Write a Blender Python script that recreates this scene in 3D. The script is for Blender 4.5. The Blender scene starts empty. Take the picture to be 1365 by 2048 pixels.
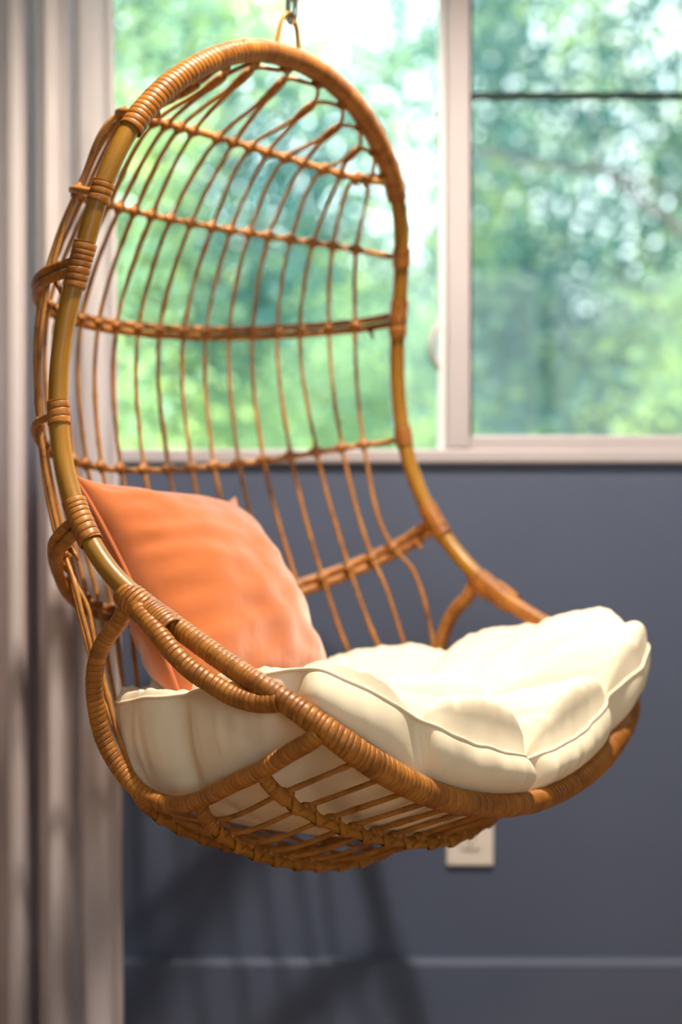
import bpy, math, random
import numpy as np
from mathutils import Matrix, Vector, noise

random.seed(7)
rng = np.random.default_rng(7)
scene = bpy.context.scene
COL = scene.collection
PI = math.pi

# ------------------------------------------------------------------ camera, world, lights, exposure
CAM_H = 0.90
cam_data = bpy.data.cameras.new('camera')
cam_data.sensor_fit = 'HORIZONTAL'
cam_data.sensor_width = 24.0
cam_data.lens = 24.0 * 3200.0 / 1365.0
cam_data.shift_y = 12.0 / 1365.0
cam_data.dof.use_dof = True
cam_data.dof.focus_distance = 1.80
cam_data.dof.aperture_fstop = 2.1
cam_data.clip_end = 300
cam = bpy.data.objects.new('camera', cam_data)
cam.location = (0, 0, CAM_H)
cam.rotation_euler = (PI / 2, 0, 0)
COL.objects.link(cam)
scene.camera = cam

world = bpy.data.worlds.new('sky')
scene.world = world
world.use_nodes = True
wn = world.node_tree
wn.nodes['Background'].inputs[0].default_value = (0.80, 0.91, 1.0, 1)
wn.nodes['Background'].inputs[1].default_value = 6.0

sun_d = bpy.data.lights.new('sun', 'SUN')
sun_d.energy = 7.0
sun_d.color = (1.0, 0.93, 0.78)
sun_d.angle = math.radians(1.0)
sun = bpy.data.objects.new('sun', sun_d)
sun.rotation_euler = (math.radians(38), math.radians(14), 0)
COL.objects.link(sun)

scene.view_settings.view_transform = 'Standard'
scene.view_settings.look = 'None'
scene.view_settings.exposure = 0.26
scene.view_settings.gamma = 1.0
scene.view_settings.use_curve_mapping = False
try:
    scene.cycles.use_denoising = True
    scene.cycles.max_bounces = 8
    scene.cycles.diffuse_bounces = 4
    scene.cycles.transparent_max_bounces = 12
    scene.cycles.sample_clamp_indirect = 6.0
    scene.cycles.caustics_reflective = False
    scene.cycles.caustics_refractive = False
except Exception:
    pass

KEY_W = 235.0
FILL_W = 15.0

# ------------------------------------------------------------------ helpers
def link(o, parent=None):
    COL.objects.link(o)
    if parent is not None:
        o.parent = parent
    return o

def tag(o, label=None, cat=None, group=None, kind=None):
    if label: o['label'] = label
    if cat: o['category'] = cat
    if group: o['group'] = group
    if kind: o['kind'] = kind
    return o

def empty(name, loc=(0, 0, 0), rz=0.0):
    o = bpy.data.objects.new(name, None)
    o.empty_display_size = 0.1
    o.location = loc
    o.rotation_euler = (0, 0, rz)
    return link(o)

def mesh_from(name, V, F, mat, smooth=True):
    me = bpy.data.meshes.new(name)
    V = np.asarray(V, dtype=np.float32)
    if isinstance(F, np.ndarray):
        n, k = F.shape
        me.vertices.add(len(V)); me.vertices.foreach_set('co', V.ravel())
        me.loops.add(n * k); me.loops.foreach_set('vertex_index', F.astype(np.int32).ravel())
        me.polygons.add(n); me.polygons.foreach_set('loop_start', np.arange(0, n * k, k, dtype=np.int32))
        me.update(calc_edges=True)
    else:
        me.from_pydata([tuple(map(float, v)) for v in V], [], F)
    if smooth:
        me.polygons.foreach_set('use_smooth', np.ones(len(me.polygons), dtype=bool))
    me.validate()
    if mat: me.materials.append(mat)
    return me

def obj(name, me, parent=None, loc=None, rot=None):
    o = bpy.data.objects.new(name, me)
    if loc is not None: o.location = loc
    if rot is not None: o.rotation_euler = rot
    return link(o, parent)

class MB:
    """collects vertices and faces of one part"""
    def __init__(s): s.V = []; s.F = []
    def add(s, V, F):
        b = len(s.V); s.V.extend([tuple(v) for v in V]); s.F.extend([tuple(int(i) + b for i in f) for f in F]); return s
    def box(s, x0, x1, y0, y1, z0, z1, bev=0.0):
        if bev <= 0:
            V = [(x, y, z) for z in (z0, z1) for y in (y0, y1) for x in (x0, x1)]
            F = [(0, 2, 3, 1), (4, 5, 7, 6), (0, 1, 5, 4), (2, 6, 7, 3), (0, 4, 6, 2), (1, 3, 7, 5)]
            return s.add(V, F)
        import bmesh
        bm = bmesh.new(); bmesh.ops.create_cube(bm, size=1)
        bmesh.ops.scale(bm, vec=(x1 - x0, y1 - y0, z1 - z0), verts=bm.verts)
        bmesh.ops.translate(bm, vec=((x0 + x1) / 2, (y0 + y1) / 2, (z0 + z1) / 2), verts=bm.verts)
        bmesh.ops.bevel(bm, geom=list(bm.edges), offset=bev, segments=2, affect='EDGES', profile=0.5)
        bm.verts.index_update()
        V = [v.co[:] for v in bm.verts]; F = [[v.index for v in f.verts] for f in bm.faces]; bm.free()
        return s.add(V, F)
    def build(s, name, mat, parent=None, smooth=False):
        return obj(name, mesh_from(name, s.V, s.F, mat, smooth), parent)

def arclen(P):
    return np.r_[0, np.cumsum(np.linalg.norm(np.diff(P, axis=0), axis=1))]

def spline(P, n=None, step=None):
    """cubic Hermite resample by arc length"""
    P = np.asarray(P, float); d = arclen(P)
    keep = np.r_[True, np.diff(d) > 1e-6]; P = P[keep]; d = d[keep]
    if n is None: n = max(3, int(round(d[-1] / step)) + 1)
    if len(P) == 2:
        t = np.linspace(0, 1, n)[:, None]; return P[0] * (1 - t) + P[1] * t
    t = np.linspace(0, d[-1], n); m = np.gradient(P, d, axis=0)
    i = np.clip(np.searchsorted(d, t, side='right') - 1, 0, len(d) - 2)
    h = (d[i + 1] - d[i])[:, None]; u = ((t - d[i])[:, None]) / h
    return (2*u**3 - 3*u**2 + 1)*P[i] + (u**3 - 2*u**2 + u)*h*m[i] + (3*u**2 - 2*u**3)*P[i+1] + (u**3 - u**2)*h*m[i+1]

def frames(P, closed=False):
    T = np.gradient(P, axis=0)
    if closed:
        T = np.roll(P, -1, 0) - np.roll(P, 1, 0)
    T /= np.linalg.norm(T, axis=1)[:, None] + 1e-12
    ref = np.array([0, 0, 1.0]) if abs(T[0][2]) < .9 else np.array([1.0, 0, 0])
    n = np.cross(T[0], ref); n /= np.linalg.norm(n)
    N = np.zeros_like(P); N[0] = n
    for i in range(1, len(P)):
        n = N[i-1] - T[i] * (N[i-1] @ T[i]); N[i] = n / np.linalg.norm(n)
    return T, N, np.cross(T, N)

def sweep(P, rad, seg=10, closed=False, phase_fn=None):
    """tube along P. rad: scalar / per-point array / (n,seg) array."""
    P = np.asarray(P, float); n = len(P)
    T, N, B = frames(P, closed)
    a = np.arange(seg) * 2 * PI / seg
    r = np.asarray(rad, float)
    if r.ndim == 0: r = np.full((n, seg), float(r))
    elif r.ndim == 1: r = np.repeat(r[:, None], seg, 1)
    V = P[:, None, :] + r[:, :, None] * (np.cos(a)[None, :, None] * N[:, None, :] + np.sin(a)[None, :, None] * B[:, None, :])
    V = V.reshape(-1, 3)
    m = n if closed else n - 1
    i = np.arange(m)[:, None]; j = np.arange(seg)[None, :]
    i2 = (i + 1) % n; j2 = (j + 1) % seg
    F = np.stack([i*seg + j, i*seg + j2, i2*seg + j2, i2*seg + j], -1).reshape(-1, 4)
    if not closed:
        F = [tuple(f) for f in F.tolist()]
        F.append(tuple(range(seg - 1, -1, -1))); F.append(tuple(range((n-1)*seg, n*seg)))
    return V, F

def tube(name, P, rad, mat, parent=None, seg=10, closed=False, smooth=True):
    V, F = sweep(P, rad, seg, closed)
    return obj(name, mesh_from(name, V, F, mat, smooth), parent)

CPROF = np.array([(0, -1.0), (.045, -.30), (.13, -.02), (.35, .10), (.65, .12), (.87, .04), (.955, -.22), (1.0, -1.0)])
def wrapped(P, rad, pitch=0.0075, amp=0.09, seg=20, seed=0, **_):
    """peel strip wound round a rod as a helix, edge to edge, with a groove between turns.
    returns V, F, per-vertex random value of the turn"""
    P = np.asarray(P, float); L = arclen(P)[-1]
    Q = spline(P, n=max(8, int(L / .003))); s = np.linspace(0, L, len(Q)); T, N, B = frames(Q)
    r = np.interp(s, np.linspace(0, L, len(rad)), rad) if np.ndim(rad) else np.full(len(s), float(rad))
    rg = np.random.default_rng(seed)
    nw = max(2, int(round(L / pitch)))
    wd = np.clip(1 + rg.normal(0, .16, nw + 1), .6, 1.5); b = np.r_[0, np.cumsum(wd)]; b = b / b[-2] * L
    b = np.r_[-wd[0] * pitch, b]                       # one turn of lead-in
    hh = rg.normal(0, .35, nw + 1); tone = rg.random(nw + 2)
    k = np.repeat(np.arange(nw + 1), seg); a = np.tile(np.arange(seg) / seg, nw + 1)
    s0 = b[k] + a * (b[k + 1] - b[k]); s1 = b[k + 1] + a * (b[np.minimum(k + 2, len(b) - 1)] - b[k + 1])
    S = np.clip(s0[:, None] + CPROF[None, :, 0] * (s1 - s0)[:, None], 0, L)
    ii = lambda A: np.stack([np.interp(S, s, A[:, c]) for c in range(3)], -1)
    C_, N_, B_ = ii(Q), ii(N), ii(B); R = np.interp(S, s, r)
    h = hh[k] * (1 - a) + hh[np.minimum(k + 1, nw)] * a
    R = R * (1 + amp * (CPROF[None, :, 1] + .25 * h[:, None]))
    ang = (2 * PI * a)[:, None, None]
    V = C_ + R[..., None] * (np.cos(ang) * N_ + np.sin(ang) * B_)
    m, K = V.shape[:2]
    i = np.arange(m - 1)[:, None]; j = np.arange(K - 1)[None, :]
    F = np.stack([i*K + j, i*K + j + 1, (i+1)*K + j + 1, (i+1)*K + j], -1).reshape(-1, 4)
    tn = np.repeat(tone[k], K)
    return V.reshape(-1, 3), F, tn

def wrap_obj(name, P, rad, mat, parent, **kw):
    V, F, tone = wrapped(P, rad, **kw)
    me = mesh_from(name, V, F, mat)
    at = me.attributes.new('strip', 'FLOAT', 'POINT')
    at.data.foreach_set('value', tone.astype(np.float32))
    return obj(name, me, parent)

# ------------------------------------------------------------------ materials
def mat_new(name):
    m = bpy.data.materials.new(name); m.use_nodes = True
    nt = m.node_tree
    return m, nt, nt.nodes['Principled BSDF'], nt.nodes, nt.links

def tex_coord(N, L, scale=(1, 1, 1)):
    tc = N.new('ShaderNodeTexCoord'); mp = N.new('ShaderNodeMapping'); mp.inputs['Scale'].default_value = scale
    L.new(tc.outputs['Object'], mp.inputs['Vector']); return mp.outputs['Vector']

def noise_node(N, L, vec, scale, detail=4, rough=.55):
    n = N.new('ShaderNodeTexNoise'); n.inputs['Scale'].default_value = scale
    n.inputs['Detail'].default_value = detail; n.inputs['Roughness'].default_value = rough
    L.new(vec, n.inputs['Vector']); return n.outputs['Fac']

def ramp(N, L, fac, stops):
    r = N.new('ShaderNodeValToRGB'); el = r.color_ramp.elements
    while len(el) > len(stops): el.remove(el[-1])
    while len(el) < len(stops): el.new(.5)
    for e, (p, c) in zip(el, stops): e.position = p; e.color = (*c, 1)
    L.new(fac, r.inputs['Fac']); return r.outputs['Color']

def bump(N, L, bsdf, h, strength, dist):
    b = N.new('ShaderNodeBump'); b.inputs['Strength'].default_value = strength; b.inputs['Distance'].default_value = dist
    L.new(h, b.inputs['Height']); L.new(b.outputs['Normal'], bsdf.inputs['Normal']); return b

def simple(name, col, rough=.5, spec=.5, metal=0, var=.08, scale=8, bumpk=0.0, bscale=60):
    m, nt, b, N, L = mat_new(name)
    v = tex_coord(N, L); f = noise_node(N, L, v, scale)
    c0 = tuple(max(0, c * (1 - var)) for c in col); c1 = tuple(min(1, c * (1 + var)) for c in col)
    L.new(ramp(N, L, f, [(.3, c0), (.7, c1)]), b.inputs['Base Color'])
    b.inputs['Roughness'].default_value = rough; b.inputs['Specular IOR Level'].default_value = spec; b.inputs['Metallic'].default_value = metal
    if bumpk > 0:
        bump(N, L, b, noise_node(N, L, v, bscale, 3), bumpk, .002)
    return m

def m_wrap():
    m, nt, b, N, L = mat_new('rattan_peel')
    v = tex_coord(N, L)
    at = N.new('ShaderNodeAttribute'); at.attribute_name = 'strip'
    f = noise_node(N, L, v, 26, 5, .6)
    f2 = noise_node(N, L, v, 320, 3, .6)
    mx = N.new('ShaderNodeMath'); mx.operation = 'MULTIPLY_ADD'; mx.inputs[1].default_value = .20
    L.new(at.outputs['Fac'], mx.inputs[0]); L.new(f, mx.inputs[2])
    mx2 = N.new('ShaderNodeMath'); mx2.operation = 'MULTIPLY_ADD'; mx2.inputs[1].default_value = .25
    L.new(f2, mx2.inputs[0]); L.new(mx.outputs[0], mx2.inputs[2])
    col = ramp(N, L, mx2.outputs[0], [(.36, (.145, .043, .004)), (.62, (.275, .092, .008)), (.90, (.43, .165, .019))])
    L.new(col, b.inputs['Base Color'])
    b.inputs['Roughness'].default_value = .44; b.inputs['Specular IOR Level'].default_value = .5
    b.inputs['Coat Weight'].default_value = .10; b.inputs['Coat Roughness'].default_value = .3
    bump(N, L, b, f2, .25, .001)
    return m

def m_pole():
    m, nt, b, N, L = mat_new('rattan_pole')
    v = tex_coord(N, L)
    f = noise_node(N, L, v, 14, 5, .6); f2 = noise_node(N, L, v, 260, 2)
    col = ramp(N, L, f, [(.3, (.25, .112, .004)), (.55, (.32, .148, .007)), (.8, (.38, .18, .014))])
    L.new(col, b.inputs['Base Color'])
    b.inputs['Roughness'].default_value = .43; b.inputs['Coat Weight'].default_value = .08; b.inputs['Coat Roughness'].default_value = .3
    bump(N, L, b, f2, .08, .001)
    return m

def m_rib():
    m, nt, b, N, L = mat_new('rattan_core')
    v = tex_coord(N, L)
    f = noise_node(N, L, v, 30, 6, .7); f2 = noise_node(N, L, v, 240, 3)
    col = ramp(N, L, f, [(.28, (.09, .028, .006)), (.40, (.31, .118, .018)), (.60, (.45, .195, .036)), (.85, (.55, .26, .060))])
    L.new(col, b.inputs['Base Color'])
    b.inputs['Roughness'].default_value = .45
    bump(N, L, b, f2, .3, .001)
    return m

def m_fabric(name, c0, c1, rough=.85, weave=900, wk=.12, sheen=.25, wr=.35, wscale=9, sss=0):
    m, nt, b, N, L = mat_new(name)
    v = tex_coord(N, L)
    f = noise_node(N, L, v, 5, 4)
    L.new(ramp(N, L, f, [(.35, c0), (.65, c1)]), b.inputs['Base Color'])
    b.inputs['Roughness'].default_value = rough; b.inputs['Specular IOR Level'].default_value = .25
    b.inputs['Sheen Weight'].default_value = sheen; b.inputs['Sheen Tint'].default_value = (1, .86, .82, 1); b.inputs['Sheen Roughness'].default_value = .5
    w = N.new('ShaderNodeTexNoise'); w.inputs['Scale'].default_value = weave; w.inputs['Detail'].default_value = 1
    L.new(v, w.inputs['Vector'])
    w2 = noise_node(N, L, v, wscale, 3, .5)
    b1 = N.new('ShaderNodeBump'); b1.inputs['Strength'].default_value = wr; b1.inputs['Distance'].default_value = .012
    L.new(w2, b1.inputs['Height'])
    b2 = N.new('ShaderNodeBump'); b2.inputs['Strength'].default_value = wk; b2.inputs['Distance'].default_value = .0008
    L.new(w.outputs['Fac'], b2.inputs['Height']); L.new(b1.outputs['Normal'], b2.inputs['Normal'])
    L.new(b2.outputs['Normal'], b.inputs['Normal'])
    if sss:
        b.inputs['Subsurface Weight'].default_value = sss; b.inputs['Subsurface Radius'].default_value = (.02, .012, .006)
        b.inputs['Subsurface Scale'].default_value = .5
    return m

def m_translucent(name, c0, c1, trans, tr_fac, rough=.8, scale=3):
    m, nt, b, N, L = mat_new(name)
    v = tex_coord(N, L); f = noise_node(N, L, v, scale, 3)
    L.new(ramp(N, L, f, [(.35, c0), (.65, c1)]), b.inputs['Base Color'])
    b.inputs['Roughness'].default_value = rough; b.inputs['Specular IOR Level'].default_value = .2
    t = N.new('ShaderNodeBsdfTranslucent'); t.inputs['Color'].default_value = (*trans, 1)
    mx = N.new('ShaderNodeMixShader'); mx.inputs[0].default_value = tr_fac
    out = N['Material Output']
    L.new(b.outputs[0], mx.inputs[1]); L.new(t.outputs[0], mx.inputs[2]); L.new(mx.outputs[0], out.inputs['Surface'])
    return m

def m_glass():
    m, nt, b, N, L = mat_new('window_glass')
    N.remove(b)
    t = N.new('ShaderNodeBsdfTransparent'); t.inputs[0].default_value = (.96, .985, .97, 1)
    g = N.new('ShaderNodeBsdfGlossy'); g.inputs['Roughness'].default_value = .02
    fr = N.new('ShaderNodeFresnel'); fr.inputs['IOR'].default_value = 1.3
    mx = N.new('ShaderNodeMixShader')
    L.new(fr.outputs[0], mx.inputs[0]); L.new(t.outputs[0], mx.inputs[1]); L.new(g.outputs[0], mx.inputs[2])
    L.new(mx.outputs[0], N['Material Output'].inputs['Surface'])
    return m

def m_screen():
    m, nt, b, N, L = mat_new('insect_mesh')
    b.inputs['Base Color'].default_value = (.03, .05, .06, 1); b.inputs['Roughness'].default_value = .6
    t = N.new('ShaderNodeBsdfTransparent'); mx = N.new('ShaderNodeMixShader'); mx.inputs[0].default_value = .24      # open share of the fine mesh
    L.new(t.outputs[0], mx.inputs[1]); L.new(b.outputs[0], mx.inputs[2])
    L.new(mx.outputs[0], N['Material Output'].inputs['Surface'])
    return m

def m_emit(name, col, s):
    m, nt, b, N, L = mat_new(name)
    b.inputs['Emission Color'].default_value = (*col, 1); b.inputs['Emission Strength'].default_value = s
    b.inputs['Base Color'].default_value = (.9, .9, .9, 1)
    return m

M = dict(
    wrap=m_wrap(), pole=m_pole(), rib=m_rib(),
    cream=m_fabric('cream_canvas', (.88, .775, .575), (.91, .805, .605), sheen=.0, wr=.18, wscale=14),
    orange=m_fabric('orange_velvet', (.47, .118, .022), (.52, .138, .028), sheen=.8, wr=.5, wscale=10, weave=500),
    curtain=m_translucent('curtain_linen', (.76, .68, .665), (.80, .72, .705), (.82, .78, .84), .38),
    wall=simple('slate_wall_paint', (.086, .106, .168), .5, .3, var=.04, scale=3, bumpk=.06, bscale=220),
    base=simple('slate_trim_paint', (.086, .106, .168), .32, .45, var=.04, scale=3),
    plaster=simple('pale_plaster', (.72, .66, .60), .8, .2, var=.03),
    ceil=simple('ceiling_white', (.80, .77, .72), .9, .2, var=.02),
    oak=simple('oak_floor', (.30, .19, .11), .4, .4, var=.25, scale=5),
    vinyl=simple('white_vinyl', (.46, .415, .43), .4, .4, var=.03),
    vinyl_skylit=simple('skylit_vinyl', (.84, .83, .84), .4, .4, var=.02),  # whiter copy of the vinyl, outside light painted into the sash stile
    gasket=simple('black_gasket', (.012, .014, .018), .5, .3),
    plate=simple('white_plastic', (.80, .73, .66), .35, .5, var=.02),
    slot=simple('dark_slot', (.03, .028, .025), .6, .2),
    steel=simple('galvanised_steel', (.62, .63, .66), .22, .5, metal=1.0, var=.1, scale=60),
    glass=m_glass(), screen=m_screen(),
    lens=m_emit('lamp_lens', (1, .82, .6), 6.0),
    bark=simple('bark', (.085, .075, .07), .9, .2, var=.4, scale=12, bumpk=.6, bscale=30),
    grass=simple('lawn', (.12, .26, .04), .9, .1, var=.4, scale=3),
    leaf_teal=m_translucent('leaf_blue_green', (.034, .105, .110), (.060, .155, .150), (.09, .22, .19), .38, rough=.35),
    leaf_mid=m_translucent('leaf_mid_green', (.21, .34, .21), (.29, .42, .26), (.40, .55, .31), .45, rough=.35),
    leaf_lime=m_translucent('leaf_yellow_green', (.44, .56, .19), (.54, .64, .24), (.64, .76, .30), .48, rough=.35),
)

# ------------------------------------------------------------------ room
YW = 2.75; CEIL = 2.62
X0, X1, YB = -2.3, 2.9, -2.6
WX0, WX1, WZ0, WZ1 = -0.80, 1.10, 0.998, 2.25      # window opening
def struct(o): o['kind'] = 'structure'; return o

wb = MB()
wb.box(X0, X1, YW, YW + .14, 0, WZ0)
wb.box(X0, X1, YW, YW + .14, WZ1, CEIL)
wb.box(X0, WX0, YW, YW + .14, WZ0, WZ1)
wb.box(WX1, X1, YW, YW + .14, WZ0, WZ1)
struct(wb.build('wall_back', M['wall']))
struct(MB().box(X0 - .1, X0, YB, YW, 0, CEIL).build('wall_left', M['plaster']))
struct(MB().box(X1, X1 + .1, YB, YW, 0, CEIL).build('wall_right', M['plaster']))
GX0, GX1, GZ0, GZ1 = .2, 1.9, .9, 2.2             # unseen window added behind the camera for soft fill daylight
wf = MB()
wf.box(X0 - .1, X1 + .1, YB - .1, YB, 0, GZ0); wf.box(X0 - .1, X1 + .1, YB - .1, YB, GZ1, CEIL)
wf.box(X0 - .1, GX0, YB - .1, YB, GZ0, GZ1); wf.box(GX1, X1 + .1, YB - .1, YB, GZ0, GZ1)
struct(wf.build('wall_front', M['plaster']))
w2 = empty('fill_window', ((GX0 + GX1) / 2, YB, GZ0)); w2['kind'] = 'structure'
hw, hh_ = (GX1 - GX0) / 2, GZ1 - GZ0
for bx_ in ((-hw, hw, 0, .04), (-hw, hw, hh_ - .04, hh_), (-hw, -hw + .04, .04, hh_ - .04), (hw - .04, hw, .04, hh_ - .04), (-.025, .025, .04, hh_ - .04)):
    MB().box(bx_[0], bx_[1], -.07, -.02, bx_[2], bx_[3], .004).build('frame_bar', M['vinyl'], w2)
for sx in (-1, 1):
    MB().box(min(sx * .025, sx * (hw - .04)), max(sx * .025, sx * (hw - .04)), -.047, -.043, .04, hh_ - .04).build('glass_pane', M['glass'], w2)
struct(MB().box(X0 - .1, X1 + .1, YB - .1, YW + .14, -.1, 0).build('floor', M['oak']))
struct(MB().box(X0 - .1, X1 + .1, YB - .1, YW + .14, CEIL, CEIL + .15).build('ceiling', M['ceil']))
bb = MB()
bb.add([(X0, YW, 0), (X0, YW - .015, 0), (X0, YW - .015, .134), (X0, YW - .008, .146), (X0, YW, .146),
        (X1, YW, 0), (X1, YW - .015, 0), (X1, YW - .015, .134), (X1, YW - .008, .146), (X1, YW, .146)],
       [(1, 6, 7, 2), (2, 7, 8, 3), (3, 8, 9, 4), (0, 1, 2, 3, 4), (9, 8, 7, 6, 5)])
struct(bb.build('baseboard_back', M['base']))

# window: fixed pane on the left, screened sash on the right
win = empty('window_1', ((WX0 + WX1) / 2, YW, WZ0)); win['kind'] = 'structure'
def wpart(name, mat, *boxes, bev=0.004):
    b = MB()
    ox, oy, oz = win.location
    for (x0, x1, y0, y1, z0, z1) in boxes: b.box(x0 - ox, x1 - ox, y0 - oy, y1 - oy, z0 - oz, z1 - oz, bev)
    return b.build(name, mat, win)
MX0, MX1 = .182, .222
wpart('sill_rail', M['vinyl'], (WX0, WX1, YW - .012, YW + .10, WZ0 - .004, WZ0 + .020))
wpart('top_rail', M['vinyl'], (WX0, WX1, YW - .012, YW + .10, WZ1 - .03, WZ1))
wpart('side_jamb', M['vinyl'], (WX0, WX0 + .03, YW - .012, YW + .10, WZ0, WZ1))
wpart('side_jamb', M['vinyl'], (WX1 - .03, WX1, YW - .012, YW + .10, WZ0, WZ1))
wpart('mullion', M['vinyl'], (MX0, MX1, YW - .010, YW + .02, WZ0 + .02, WZ1 - .03))
wpart('sash_stile', M['vinyl_skylit'], (MX0 - .012, MX0 + .025, YW + .022, YW + .075, WZ0 + .018, WZ1 - .03))
wpart('sash_rail', M['vinyl'], (MX1 - .002, WX1 - .03, YW - .004, YW + .03, WZ0 + .018, WZ0 + .044))
wpart('glass_pane', M['glass'], (WX0 + .03, MX0 - .010, YW + .045, YW + .049, WZ0 + .02, WZ1 - .03), bev=0)
wpart('glass_pane', M['glass'], (MX1, WX1 - .03, YW + .012, YW + .016, WZ0 + .044, WZ1 - .03), bev=0)
wpart('gasket', M['gasket'], (MX1 - .003, MX1 + .003, YW - .008, YW + .03, WZ0 + .044, WZ1 - .03), bev=0)
scr = MB(); sx0, sx1 = MX1 + .002, WX1 - .03
scr.add([(sx0, 0, 0), (sx1, 0, 0), (sx1, 0, WZ1 - WZ0 - .07), (sx0, 0, WZ1 - WZ0 - .07)], [(0, 1, 2, 3)])
s_o = scr.build('insect_screen', M['screen'], win)
s_o.location = (-win.location[0], .085, .04)
wpart('screen_bar', M['gasket'], (MX1, WX1 - .03, YW + .078, YW + .092, 1.642, 1.653), bev=.001)
lt = MB(); lt.box(MX0 - .019, MX0 - .011, YW + .03, YW + .05, .955 + .31 - .033, .955 + .31 - .027)
Pl = [(MX0 - .010 - win.location[0], .03, .160), (MX0 - .022 - win.location[0], .022, .178), (MX0 - .026 - win.location[0], .018, .200), (MX0 - .022 - win.location[0], .022, .222), (MX0 - .010 - win.location[0], .03, .240)]
tube('latch_handle', spline(Pl, n=24), .0055, M['vinyl'], win, seg=10)

# wall outlet under the chair
out = empty('wall_outlet', (.2215, YW, .303)); tag(out, 'white power outlet with rectangular cover plate low on the slate wall', 'outlet')
op = MB().box(-.0405, .0405, -.0065, 0, 0, .126, .003).build('cover_plate', M['plate'], out)
for zc in (.0435, .0825):
    V = []; nseg = 32
    for yy, k in ((-.0064, 1.0), (-.0088, 1.0), (-.0092, .94)):
        for i in range(nseg):
            t = 2 * PI * i / nseg
            x = .0172 * k * math.copysign(abs(math.cos(t)) ** .55, math.cos(t)); z = .0145 * k * math.copysign(abs(math.sin(t)) ** .55, math.sin(t))
            V.append((x, yy, zc + z))
    F = [(r*nseg + i, r*nseg + (i+1) % nseg, (r+1)*nseg + (i+1) % nseg, (r+1)*nseg + i) for r in range(2) for i in range(nseg)] + [tuple(range(2*nseg, 3*nseg))]
    rc = obj('receptacle', mesh_from('receptacle', V, F, M['plate'], False), out)
    MB().box(-.0075, -.0055, -.0096, -.008, zc - .001, zc + .008).build('slot', M['slot'], rc)
    MB().box(.0055, .0072, -.0096, -.008, zc, zc + .007).build('slot', M['slot'], rc)
    tube('ground_hole', [(0, -.0096, zc - .0065), (0, -.008, zc - .0065)], .0026, M['slot'], rc, seg=12)
tube('screw', [(0, -.0078, .063), (0, -.006, .063)], .003, M['steel'], out, seg=12)

# ------------------------------------------------------------------ recessed ceiling lights (key lamp by the chair; unseen fill lamps added)
def downlight(x, y, power, label, size=.045, spot=150, blend=.6):
    t = empty('ceiling_downlight', (x, y, CEIL)); tag(t, label, 'ceiling light', 'recessed downlights')
    n = 40; V = []
    for r, z in ((.075, 0), (.075, -.004), (.058, -.006), (.050, -.001)):
        V += [(r*math.cos(2*PI*i/n), r*math.sin(2*PI*i/n), z) for i in range(n)]
    F = [(k*n+i, k*n+(i+1) % n, (k+1)*n+(i+1) % n, (k+1)*n+i) for k in range(3) for i in range(n)]
    obj('trim_ring', mesh_from('trim_ring', V, F, M['ceil']), t)
    V = [(.050*math.cos(2*PI*i/n), .050*math.sin(2*PI*i/n), -.002) for i in range(n)]
    obj('lens', mesh_from('lens', V, [tuple(range(n - 1, -1, -1))], M['lens'], False), t)
    d = bpy.data.lights.new('downlight', 'SPOT'); d.energy = power; d.color = (1.0, .87, .72)
    d.spot_size = math.radians(spot); d.spot_blend = blend; d.shadow_soft_size = size
    lo = bpy.data.objects.new('downlight_lamp', d); lo.location = (0, 0, -.03); link(lo, t)
    return t
downlight(.22, 1.80, KEY_W, 'recessed ceiling downlight in front of the hanging chair', size=.03, spot=108, blend=.55)
downlight(-1.3, .4, FILL_W, 'added unseen fill downlight on the left behind the camera side')
downlight(1.8, .4, FILL_W, 'added unseen fill downlight on the right of the room')
downlight(.25, -1.3, FILL_W, 'added unseen fill downlight at the back of the room')

# ------------------------------------------------------------------ hanging chair
A_ROT = 0.9022789733095288
CH = (-0.0665528, 2.1421808, 0.445)
chair = empty('hanging_chair', CH, A_ROT)
tag(chair, 'egg-shaped rattan hanging chair with open rib back and wrapped seat rim', 'chair')

HOOP = np.array([[0.0,0.0025,1.0722],[0.0297,0.0025,1.0711],[0.0593,0.0028,1.0678],[0.0885,0.0036,1.061],[0.1172,0.0038,1.0511],[0.1449,0.0045,1.0388],[0.1715,0.0063,1.0243],[0.1968,0.0093,1.0077],[0.2205,0.0129,0.9892],[0.2424,0.0168,0.9686],[0.2618,0.0213,0.9458],[0.2782,0.0262,0.921],[0.2914,0.0316,0.8943],[0.3017,0.0376,0.8664],[0.3095,0.0437,0.8377],[0.3155,0.0498,0.8085],[0.3208,0.0559,0.7791],[0.326,0.062,0.7496],[0.3313,0.0675,0.7201],[0.3362,0.0716,0.6904],[0.3406,0.0737,0.6604],[0.3445,0.0737,0.6302],[0.3478,0.0716,0.6],[0.3507,0.0674,0.5701],[0.3534,0.0605,0.5407],[0.3559,0.0507,0.5121],[0.358,0.0381,0.4846],[0.3596,0.023,0.4583],[0.3608,0.0056,0.4335],[0.3614,-0.014,0.4105],[0.3604,-0.0357,0.3896],[0.357,-0.0593,0.3711],[0.3521,-0.0842,0.3547],[0.3478,-0.1103,0.3398],[0.3456,-0.1372,0.3258],[0.3452,-0.1646,0.3124],[0.3454,-0.1922,0.2994],[0.3452,-0.2199,0.2868],[0.3438,-0.2477,0.2743],[0.3407,-0.2749,0.2615],[0.3347,-0.3002,0.247],[0.3243,-0.3221,0.2307],[0.3083,-0.339,0.2137],[0.2871,-0.3503,0.1972],[0.2623,-0.3571,0.182],[0.2357,-0.3617,0.1681],[0.208,-0.3654,0.1559],[0.1796,-0.3689,0.1455],[0.1506,-0.3718,0.137],[0.121,-0.3737,0.1301],[0.091,-0.3747,0.1246],[0.0608,-0.3754,0.1204],[0.0304,-0.3758,0.1177],[0.0,-0.376,0.116]])
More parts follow.
